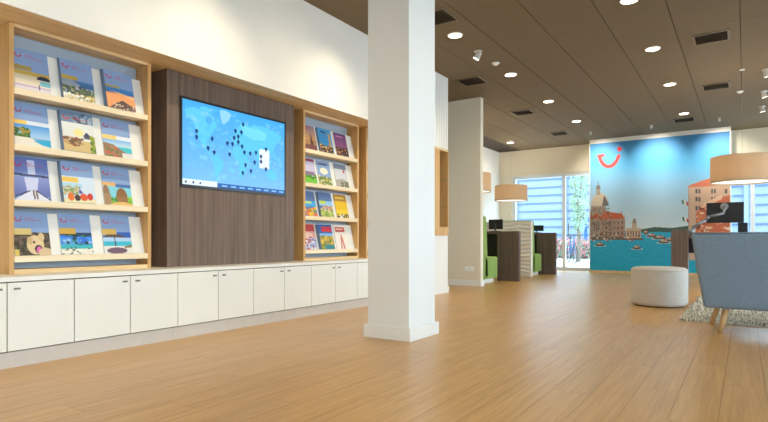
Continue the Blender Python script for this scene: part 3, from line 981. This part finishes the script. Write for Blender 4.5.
ws = thing('wave_screen', (-4.85, 11.69, 0), 'cream low screen wall with rippled relief between the two booths', 'screen wall')
box('panel', XL + .002, -3.90, 11.63, 11.75, 0.0, 1.225, 'cream_relief', ws, .004)
obj('ripple_face', wave_panel(XL + .01, -3.93, 11.629, .06, 1.20), 'cream_relief', ws, smooth=True)


def rounded(x0, x1, y0, y1, z0, z1):
    return Geo().box(x0, x1, y0, y1, z0, z1)


def booth_seat(dy, label):
    r = thing('armchair', (-4.45, 9.65 + dy, 0), label, 'armchair', 'green booth armchairs')
    x0, x1 = -4.92, -4.0
    box('base_plinth', x0 + .05, x1 - .06, 9.37 + dy, 9.90 + dy, 0, .075, 'white_trim', r)
    obj('seat', Geo().box(x0, x1, 9.34 + dy, 9.98 + dy, .075, .49), 'green_fabric', r, .035, 4, True)
    g = Geo().hexa([(x0, 9.33 + dy, .08), (x1, 9.33 + dy, .08), (x1, 9.54 + dy, .08), (x0, 9.54 + dy, .08)],
                   [(x0, 9.27 + dy, 1.26), (x1, 9.27 + dy, 1.26), (x1, 9.44 + dy, 1.26), (x0, 9.44 + dy, 1.26)])
    obj('backrest', g, 'green_fabric', r, .05, 4, True)
    return r


bs = booth_seat(0, 'green upholstered armchair behind the plain partition')
dup(bs, (-4.45, 9.65 + 2.72, 0), 'green upholstered armchair behind the rippled screen wall')


def desk(x1, y, flip, label, wall_x, lw=.45, mz=.12, tz=.935):
    """desk with a dark wood end leg facing the room; top runs back to the wall"""
    r = thing('booth_desk', ((x1 + wall_x) / 2, y + .3, 0), label, 'desk', 'dark wood booth desks')
    s = -1 if not flip else 1
    a, b = (x1 - lw, x1) if not flip else (x1, x1 + lw)
    box('end_leg', a, b, y, y + .11, 0, .985, 'desk_wood', r, .012)
    t0, t1 = (wall_x, x1 - lw + .03) if not flip else (x1 + lw - .03, wall_x)
    box('desk_top', min(t0, t1), max(t0, t1), y + .005, y + .75, tz, tz + .05, 'desk_wood', r, .004)
    box('modesty_panel', min(t0, t1), max(t0, t1), y + .35, y + .38, mz, tz, 'black_plastic', r)
    return r


d1 = desk(-3.66, 10.2, False, 'dark wood high desk in front of the rippled screen wall', -5.70)
d2 = desk(-3.70, 12.79, False, 'dark wood high desk beside the glazed doors', -5.70)
d3 = desk(-1.062, 10.5, True, 'dark wood high desk between the round pouf and the mural', 1.2, .26, .58, .84)


def monitor(c, w_, h_, label, group=None, stand=True):
    """back of the screen towards -Y"""
    x, y, z = c
    r = thing('desk_monitor', (x, y + .06, z), label, 'monitor', group)
    zb = z + (.045 if stand else 0)
    box('screen_housing', x - w_ / 2, x + w_ / 2, y, y + .035, zb, zb + h_, 'black_plastic', r, .008)
    box('screen_face', x - w_ / 2 + .015, x + w_ / 2 - .015, y + .0355, y + .037, zb + .015, zb + h_ - .015, 'dark_bezel', r)
    if stand:
        obj('neck', Geo().tube((x, y - .012, z + .01), (x, y - .012, zb + h_ * .5), .018, n=10), 'black_plastic', r)
        obj('foot', Geo().lathe([(0, 0), (.12, 0), (.12, .01), (.02, .018), (0, .018)], (x, y - .01, z), 20), 'black_plastic', r, smooth=False)
    return r


monitor((-4.23, 10.42, .9855), .30, .20, 'black desk monitor on the desk before the rippled screen')
monitor((-4.22, 13.02, .9855), .32, .14, 'black desk monitor on the desk by the glazed doors')
mm = thing('desk_monitor', (-.75, 10.75, .8905), 'wide black monitor on a silver arm above the grey sofa', 'monitor')
box('screen_housing', -.553, -.012, 10.80, 10.835, 1.10, 1.445, 'black_plastic', mm, .01)
box('screen_face', -.54, -.025, 10.8355, 10.837, 1.112, 1.433, 'dark_bezel', mm)
obj('mount_plate', Geo().tube((-.29, 10.765, 1.375), (-.29, 10.80, 1.375), .06, n=16), 'silver', mm)
ag = Geo().tube((-.76, 10.68, .891), (-.76, 10.68, 1.02), .045, n=16).tube((-.76, 10.68, 1.02), (-.55, 10.70, 1.155), .026, n=10)
ag.tube((-.55, 10.70, 1.155), (-.50, 10.70, 1.21), .028, n=10).tube((-.50, 10.70, 1.20), (-.30, 10.72, 1.26), .026, n=10)
ag.tube((-.30, 10.72, 1.25), (-.29, 10.765, 1.375), .022, n=10)
obj('arm', ag, 'silver', mm, smooth=True)
tag(box('desk_box', -.10, .04, 10.86, 11.10, .8905, 1.10, 'black_plastic', None, .008), 'small black box on the dark desk under the armed monitor', 'box')


# ================================================================== LAMPS
def pendant(c, label, rad=.405, hgt=.38):
    x, y, z = c
    r = thing('pendant_lamp', (x, y, z), label, 'lamp', 'drum pendant lamps')
    obj('shade', Geo().lathe([(rad, 0), (rad * .99, hgt), (rad * .99 - .006, hgt), (rad - .006, 0)], (x, y, z), 48, True), 'lamp_shade', r, smooth=False)
    obj('diffuser', Geo().lathe([(0, .02), (rad - .008, .02), (rad - .008, .028), (0, .028)], (x, y, z), 40), 'diffuser', r)
    obj('cord', Geo().tube((x, y, z + .03), (x, y, H), .0022, n=6), 'lamp_cord', r)
    obj('ceiling_rose', Geo().lathe([(0, H - z - .012), (.032, H - z - .012), (.036, H - z), (0, H - z)], (x, y, z), 20), 'lamp_metal', r)
    light('bulb', 'POINT', (x, y, z + .2), r, 26, (1, .84, .62), shadow_soft_size=.08)
    light('bulb', 'SPOT', (x, y, z + .01), r, 36, (1, .84, .6), aim=(x, y, 0), spot_size=2.4, spot_blend=.8, shadow_soft_size=.2)
    return r


pendant((-4.72, 10.32, 1.80), 'drum pendant lamp with tan shade half hidden by the plain partition')
pendant((-4.87, 13.0, 1.79), 'drum pendant lamp with tan shade over the desk by the glazed doors')
pendant((-.035, 9.47, 1.645), 'drum pendant lamp with tan shade hanging above the grey sofa')


def downlight(x, y, on=True):
    r = thing('downlight', (x, y, H), 'round recessed downlight glowing warm white in the brown ceiling', 'ceiling light', 'recessed downlights in the ceiling')
    obj('trim_ring', Geo().lathe([(.078, -.0005), (.098, -.0005), (.094, -.012), (.080, -.012)], (x, y, H), 28, True), 'lamp_metal', r)
    obj('lens', Geo().lathe([(0, -.008), (.079, -.008), (.079, -.002), (0, -.002)], (x, y, H), 28), 'lens_warm', r)
    light('bulb', 'SPOT', (x, y, H - .02), r, DOWN_W, WARM, aim=(x, y, 0), spot_size=2.75, spot_blend=1.0, shadow_soft_size=.07)


for y in (-1.7, .2, 2.1, 4.0, 5.94, 7.81, 9.69, 11.63):
    downlight(-2.93, y)
for y in (.3, 2.2, 4.1, 6.08, 7.79, 9.71, 12.1):
    downlight(-1.0, y)
downlight(-4.98, 13.24)


def spot(x, y, aim, energy, label, group, size=1.0, lens='lens_spot', color=WARM, k=1.0):
    r = thing('ceiling_spot', (x, y, H), label, 'spotlight', group)
    obj('mount', Geo().lathe([(0, 0), (.055 * k, 0), (.05 * k, -.015), (0, -.015)], (x, y, H), 20), 'lamp_metal', r)
    a = Vector((x, y, H - .055 * k)); d = (Vector(aim) - a).normalized()
    obj('bracket', Geo().tube((x, y, H - .012), a, .008, n=8), 'lamp_metal', r)
    hd = obj('head', Geo().tube(a - d * .045 * k, a + d * .05 * k, .030 * k, .045 * k, 18), 'lamp_metal', r)
    obj('lens', Geo().tube(a + d * (.05 * k + .0003), a + d * (.05 * k + .003), .040 * k, n=18), lens, hd)
    light('bulb', 'SPOT', a + d * .06, r, energy, color, aim=aim, spot_size=size, spot_blend=1.0, shadow_soft_size=.04)


# wall washers along the left wall
for y in (.9, 3.0, 4.7, 6.62):
    spot(-2.93, y, (-4.0, y - .1, 1.7), WASH_W, 'small white adjustable spotlight between the downlights turned towards the wall', 'adjustable wall spots', 1.5)
# spots on the mural
for x, lab in ((-2.95, 'the coral logo'), (-1.69, 'the open sky'), (-.44, 'the palace roof')):
    spot(x, 12.95, (x, 14.03, 2.62), MURAL_W, 'small ceiling spotlight aimed at %s on the mural' % lab, 'mural spots', 1.25, color=(1, .93, .82), k=.62)
for y, q in ((9.67, 0), (11.05, 1), (12.27, 2)):
    spot(.26, y, (1.2, y + .8, 0), 40, 'white ceiling spotlight in the row over the lounge', 'lounge spots', .9)

for x, y, lab in ((-2.92, 7.2, 'small round white smoke detector between two downlights'), (-.07, 10.85, 'small round white smoke detector near the lounge spotlights')):
    r = thing('smoke_detector', (x, y, H), lab, 'detector')
    obj('housing', Geo().lathe([(0, -.03), (.03, -.028), (.045, -.012), (.05, 0), (0, 0)], (x, y, H), 20), 'socket_white', r, smooth=True)
    obj('base_ring', Geo().lathe([(.05, 0), (.056, 0), (.056, -.006), (.05, -.006)], (x, y, H), 20, True), 'socket_white', r)


def vent(x, y, s=.20):
    r = thing('ceiling_vent', (x, y, H), 'square slatted air vent in the brown ceiling', 'vent', 'ceiling vents')
    z = H
    fr = Geo()
    t = .03
    fr.box(x - s, x + s, y - s, y - s + t, z - .012, z).box(x - s, x + s, y + s - t, y + s, z - .012, z)
    fr.box(x - s, x - s + t, y - s + t, y + s - t, z - .012, z).box(x + s - t, x + s, y - s + t, y + s - t, z - .012, z)
    obj('frame', fr, 'vent_frame', r)
    box('backing', x - s + t, x + s - t, y - s + t, y + s - t, z - .003, z - .001, 'dark_gap', r)
    n = 13
    for k in range(n):
        yy = y - s + t + .012 + (2 * s - 2 * t - .024) * (k + .5) / n
        obj('slat', Geo().hexa([(x - s + t, yy - .012, z - .012), (x + s - t, yy - .012, z - .012), (x + s - t, yy - .009, z - .012), (x - s + t, yy - .009, z - .012)],
                               [(x - s + t, yy + .006, z - .004), (x + s - t, yy + .006, z - .004), (x + s - t, yy + .009, z - .004), (x - s + t, yy + .009, z - .004)]), 'vent_dark', r)
    return r


v0 = vent(-3.56, 7.8)
v0['label'] = 'square slatted ceiling vent above the gap between ribbed pier and plain partition'
for x, y, lab in ((-2.88, 5.36, 'beside the top of the white column'), (-3.60, 10.26, 'above the first booth desk'), (-3.60, 12.75, 'above the glazed doors'),
                  (-.345, 7.76, 'above the round pouf'), (-.39, 10.26, 'above the desk with the armed monitor'), (-1.05, 12.75, 'close to the mural board')):
    dup(v0, (x, y, H), 'square slatted ceiling vent ' + lab)

# ================================================================== LOUNGE
# rug with pile
rg = thing('shag_rug', (.7, 7.45, 0), 'thick flecked beige shag rug under the grey sofa', 'rug')
RX0, RX1, RY0, RY1 = -.55, 2.1, 6.09, 8.75
box('backing', RX0 + .02, RX1 - .02, RY0 + .02, RY1 - .02, .0005, .012, 'rug_pile', rg)
g = Geo()
rr = random.Random(4)
for _ in range(26000):
    x = rr.uniform(RX0 + .01, RX1 - .01)
    if rr.random() < .5:
        y = rr.uniform(RY0 + .01, RY0 + .9)
    else:
        y = rr.uniform(RY0 + .01, RY1 - .01)
    a = rr.uniform(0, 6.283); h_ = rr.uniform(.022, .040); b = .013
    lx, ly = rr.uniform(-.02, .02), rr.uniform(-.02, .02)
    ca, sa = math.cos(a) * b, math.sin(a) * b
    g.add([(x - ca, y - sa, .008), (x + ca, y + sa, .008), (x + lx, y + ly, h_), (x - sa, y + ca, .008)], [(0, 1, 2), (1, 3, 2), (3, 0, 2)])
tag(obj('pile', g, 'rug_pile', rg), kind='stuff')

# round pouf
pf = thing('pouf', (-.882, 7.42, 0), 'round cream fabric pouf standing in front of the mural', 'pouf')
R_ = .315
prof = [(0, .012), (R_ - .03, .012), (R_ - .008, .03), (R_, .06), (R_, .415), (R_ - .006, .45), (R_ - .03, .468), (R_ - .08, .475), (0, .479)]
obj('body', Geo().lathe(prof, (-.882, 7.42, 0), 56), 'pouf_fabric', pf, smooth=True)
obj('seam', Geo().torus((-.882, 7.42, .44), (0, 0, 1), R_ - .002, .005, 56), 'pouf_fabric', pf, smooth=True)
obj('base_ring', Geo().lathe([(0, 0), (R_ - .04, 0), (R_ - .04, .014), (0, .014)], (-.882, 7.42, 0), 40), 'black_plastic', pf)

# sofa, its back to the camera
sf = thing('sofa', (.5, 5.8, 0), 'grey-blue fabric sofa on wooden legs seen from behind', 'sofa')
SXb0, SXb1, SXt0, SXt1 = -.297, 1.28, -.388, 1.371
rings = []
for z, t in ((.216, 0), (.30, .12), (.55, .5), (.86, 1)):
    x0 = SXb0 + (SXt0 - SXb0) * t ** .85; x1 = SXb1 + (SXt1 - SXb1) * t ** .85
    y0 = 5.45 - .14 * t; y1 = y0 + .15 - .03 * t
    n = 9
    ring = [(x0 + (x1 - x0) * k / (n - 1), y0 - .035 * math.sin(math.pi * k / (n - 1)), z) for k in range(n)]
    ring += [(x0 + (x1 - x0) * k / (n - 1), y1 - .03 * math.sin(math.pi * k / (n - 1)), z) for k in range(n - 1, -1, -1)]
    rings.append(ring)
obj('backrest', Geo().loft(rings), 'sofa_fabric', sf, .028, 4, True)
for s in (0, 1):
    xo = (SXb0, SXb0 + .13) if s == 0 else (SXb1 - .13, SXb1)
    xt = (SXt0 + .02, SXt0 + .14) if s == 0 else (SXt1 - .14, SXt1 - .02)
    obj('armrest', Geo().hexa([(xo[0], 5.5, .216), (xo[1], 5.5, .216), (xo[1], 6.10, .216), (xo[0], 6.10, .216)],
                              [(xt[0], 5.42, .62), (xt[1], 5.42, .62), (xt[1], 6.15, .60), (xt[0], 6.15, .60)]), 'sofa_fabric', sf, .03, 4, True)
obj('seat', Geo().box(SXb0 + .13, SXb1 - .13, 5.58, 6.12, .217, .45), 'sofa_fabric', sf, .04, 4, True)
obj('piping', Geo().tube((SXt0 + .03, 5.305, .862), (SXt1 - .03, 5.305, .862), .006, n=8), 'sofa_fabric', sf, smooth=True)
for (xa, ya_, xb_, yb_) in ((-.13, 5.53, -.182, 5.49), (-.20, 5.95, -.265, 6.0), (1.15, 5.53, 1.20, 5.49), (1.22, 5.95, 1.285, 6.0)):
    obj('leg', Geo().tube((xb_, yb_, 0), (xa, ya_, .23), .019, .029, 12), 'leg_wood', sf, smooth=True)

# sockets on the partition
r = thing('wall_socket', (-4.02, 8.74, .26), 'white double wall socket low on the plain partition', 'socket')
for xx in (-4.085, -3.995):
    p_ = box('cover_plate', xx - .04, xx + .04, 8.738, 8.75, .26, .34, 'socket_white', r, .003)
    obj('socket_cup', Geo().tube((xx, 8.7375, .30), (xx, 8.7335, .30), .026, .022, 16), 'socket_white', p_)

# ================================================================== OUTSIDE
struct(box('ground', -60, 60, YB + .31, 90, -.3, -.03, 'paving'), 'pale paved street outside the glazed doors', 'ground')
struct(box('ground_front', -60, 60, -60, YF - .3, -.3, -.03, 'paving'), 'pale paved ground before the shop front', 'ground')
struct(box('ground_side', XR + .31, 60, YF - .29, YB + .3, -.3, -.03, 'paving'), 'pale paved ground beside the shop', 'ground')

bd = thing('office_building', (-3, 36, 0), 'long pale office building with blue window bands across the street', 'building')
box('wall', -22, 16, 34, 40, 0, 5.2, 'facade_white', bd)
for k in range(8):
    z = 1.1 + k * .5
    for a in range(12):
        xa = -21.5 + a * 3.1
        box('window_band', xa, xa + 2.8, 33.95, 34.0, z, z + .09, 'facade_blue', bd)
        if k == 0:
            box('pillar', xa + 2.85, xa + 3.05, 33.85, 34.0, 0, 5.2, 'facade_white', bd)
box('parapet', -22.1, 16.1, 33.8, 40.1, 5.2, 5.4, 'facade_white', bd)


def leaves(g, cx, cy, cz, rx, ry, rz, n, size, rnd):
    for _ in range(n):
        while True:
            a, b, c = (rnd.uniform(-1, 1) for _ in range(3))
            if a * a + b * b + c * c <= 1: break
        p = Vector((cx + a * rx, cy + b * ry, cz + c * rz))
        u = Vector((rnd.gauss(0, 1), rnd.gauss(0, 1), rnd.gauss(0, 1))).normalized()
        v = u.orthogonal().normalized()
        s = size * rnd.uniform(.6, 1.3)
        g.add([p - u * s, p + v * s * .5, p + u * s, p - v * s * .5], [(0, 1, 2, 3)])


rnd = random.Random(11)
tr = thing('street_tree', (-5.35, 21.5, -.03), 'slender green tree standing on the street behind the glass door', 'tree')
tg = Geo().tube((-5.35, 21.5, -.03), (-5.3, 21.5, 2.2), .09, .06, 10)
for k in range(6):
    a = k * 1.05
    tg.tube((-5.3, 21.5, 1.5 + .15 * k), (-5.3 + .3 * math.cos(a), 21.5 + .3 * math.sin(a), 2.1 + .25 * k), .03, .012, 6)
obj('trunk', tg, 'bark', tr)
g = Geo()
for zc, rx in ((1.6, .28), (2.3, .36), (3.0, .38), (3.7, .36), (4.3, .25)):
    leaves(g, -5.3, 21.5, zc, rx, rx, .5, 420, .06, rnd)
tag(obj('foliage', g, 'foliage', tr), kind='stuff')

hd = thing('flower_hedge', (-6.6, 25.2, -.03), 'low hedge with reddish flowers along the street', 'hedge')
g = Geo(); g2 = Geo()
leaves(g, -6.4, 25.4, .38, 2.6, .35, .45, 2600, .08, rnd)
leaves(g2, -6.4, 25.3, .45, 2.55, .42, .46, 1500, .07, rnd)
tag(obj('leaf_mass', g, 'foliage', hd), kind='stuff')
tag(obj('flower_mass', g2, 'flowers', hd), kind='stuff')
st = Geo()
for k in range(12):
    st.tube((-8.7 + k * .42, 25.4, -.03), (-8.7 + k * .42, 25.4, .5), .02, n=6)
obj('stems', st, 'bark', hd)

bk = thing('bicycle', (-5.35, 20.6, -.03), 'dark blue parked bicycle outside the glass door', 'bicycle')
bx_, by_ = -5.36, 20.6
dirv = Vector((.45, -.89, 0))
def bp(a, z): return (bx_ + dirv.x * a, by_ + dirv.y * a, z - .03)
for a in (-.52, .52):
    wh = obj('wheel', Geo().torus(bp(a, .34), (dirv.y, -dirv.x, 0), .32, .018, 28, 6), 'tyre', bk, smooth=True)
    sg = Geo()
    for k in range(8):
        t = math.pi * k / 8
        sg.tube(bp(a - .31 * math.cos(t), .34 - .31 * math.sin(t)), bp(a + .31 * math.cos(t), .34 + .31 * math.sin(t)), .003, n=4)
    obj('spokes', sg, 'silver', wh)
fg = Geo()
for p0, p1 in ((bp(-.52, .34), bp(-.08, .32)), (bp(-.52, .34), bp(-.2, .78)), (bp(-.08, .32), bp(-.22, .9)), (bp(-.08, .32), bp(.38, .78)), (bp(-.2, .74), bp(.36, .84)), (bp(.52, .34), bp(.34, .98))):
    fg.tube(p0, p1, .018, n=8)
obj('frame', fg, 'bike_blue', bk)
obj('saddle', Geo().hexa([bp(-.36, .9), bp(-.30, .9), bp(-.08, .9), bp(-.1, .9)], [bp(-.36, .95), bp(-.30, .96), bp(-.08, .94), bp(-.1, .94)]).tube(bp(-.34, .94), bp(-.1, .94), .06, .025, 10), 'tyre', bk)
hv = Vector((dirv.y, -dirv.x, 0)) * .28
obj('handlebar', Geo().tube(Vector(bp(.34, 1.02)) - hv, Vector(bp(.34, 1.02)) + hv, .014, n=8).tube(bp(.34, .96), bp(.34, 1.03), .014, n=8), 'tyre', bk)

sh = thing('bike_shelter', (-5.0, 28, -.03), 'small blue framed shelter on the street behind the hedge', 'shelter')
for xx in (-6.6, -5.9, -5.2, -4.5):
    box('post', xx - .06, xx + .06, 27.9, 28.02, -.03, 1.75, 'shelter_blue', sh)
box('roof', -6.8, -4.3, 27.3, 28.6, 1.75, 1.87, 'shelter_blue', sh, .01)
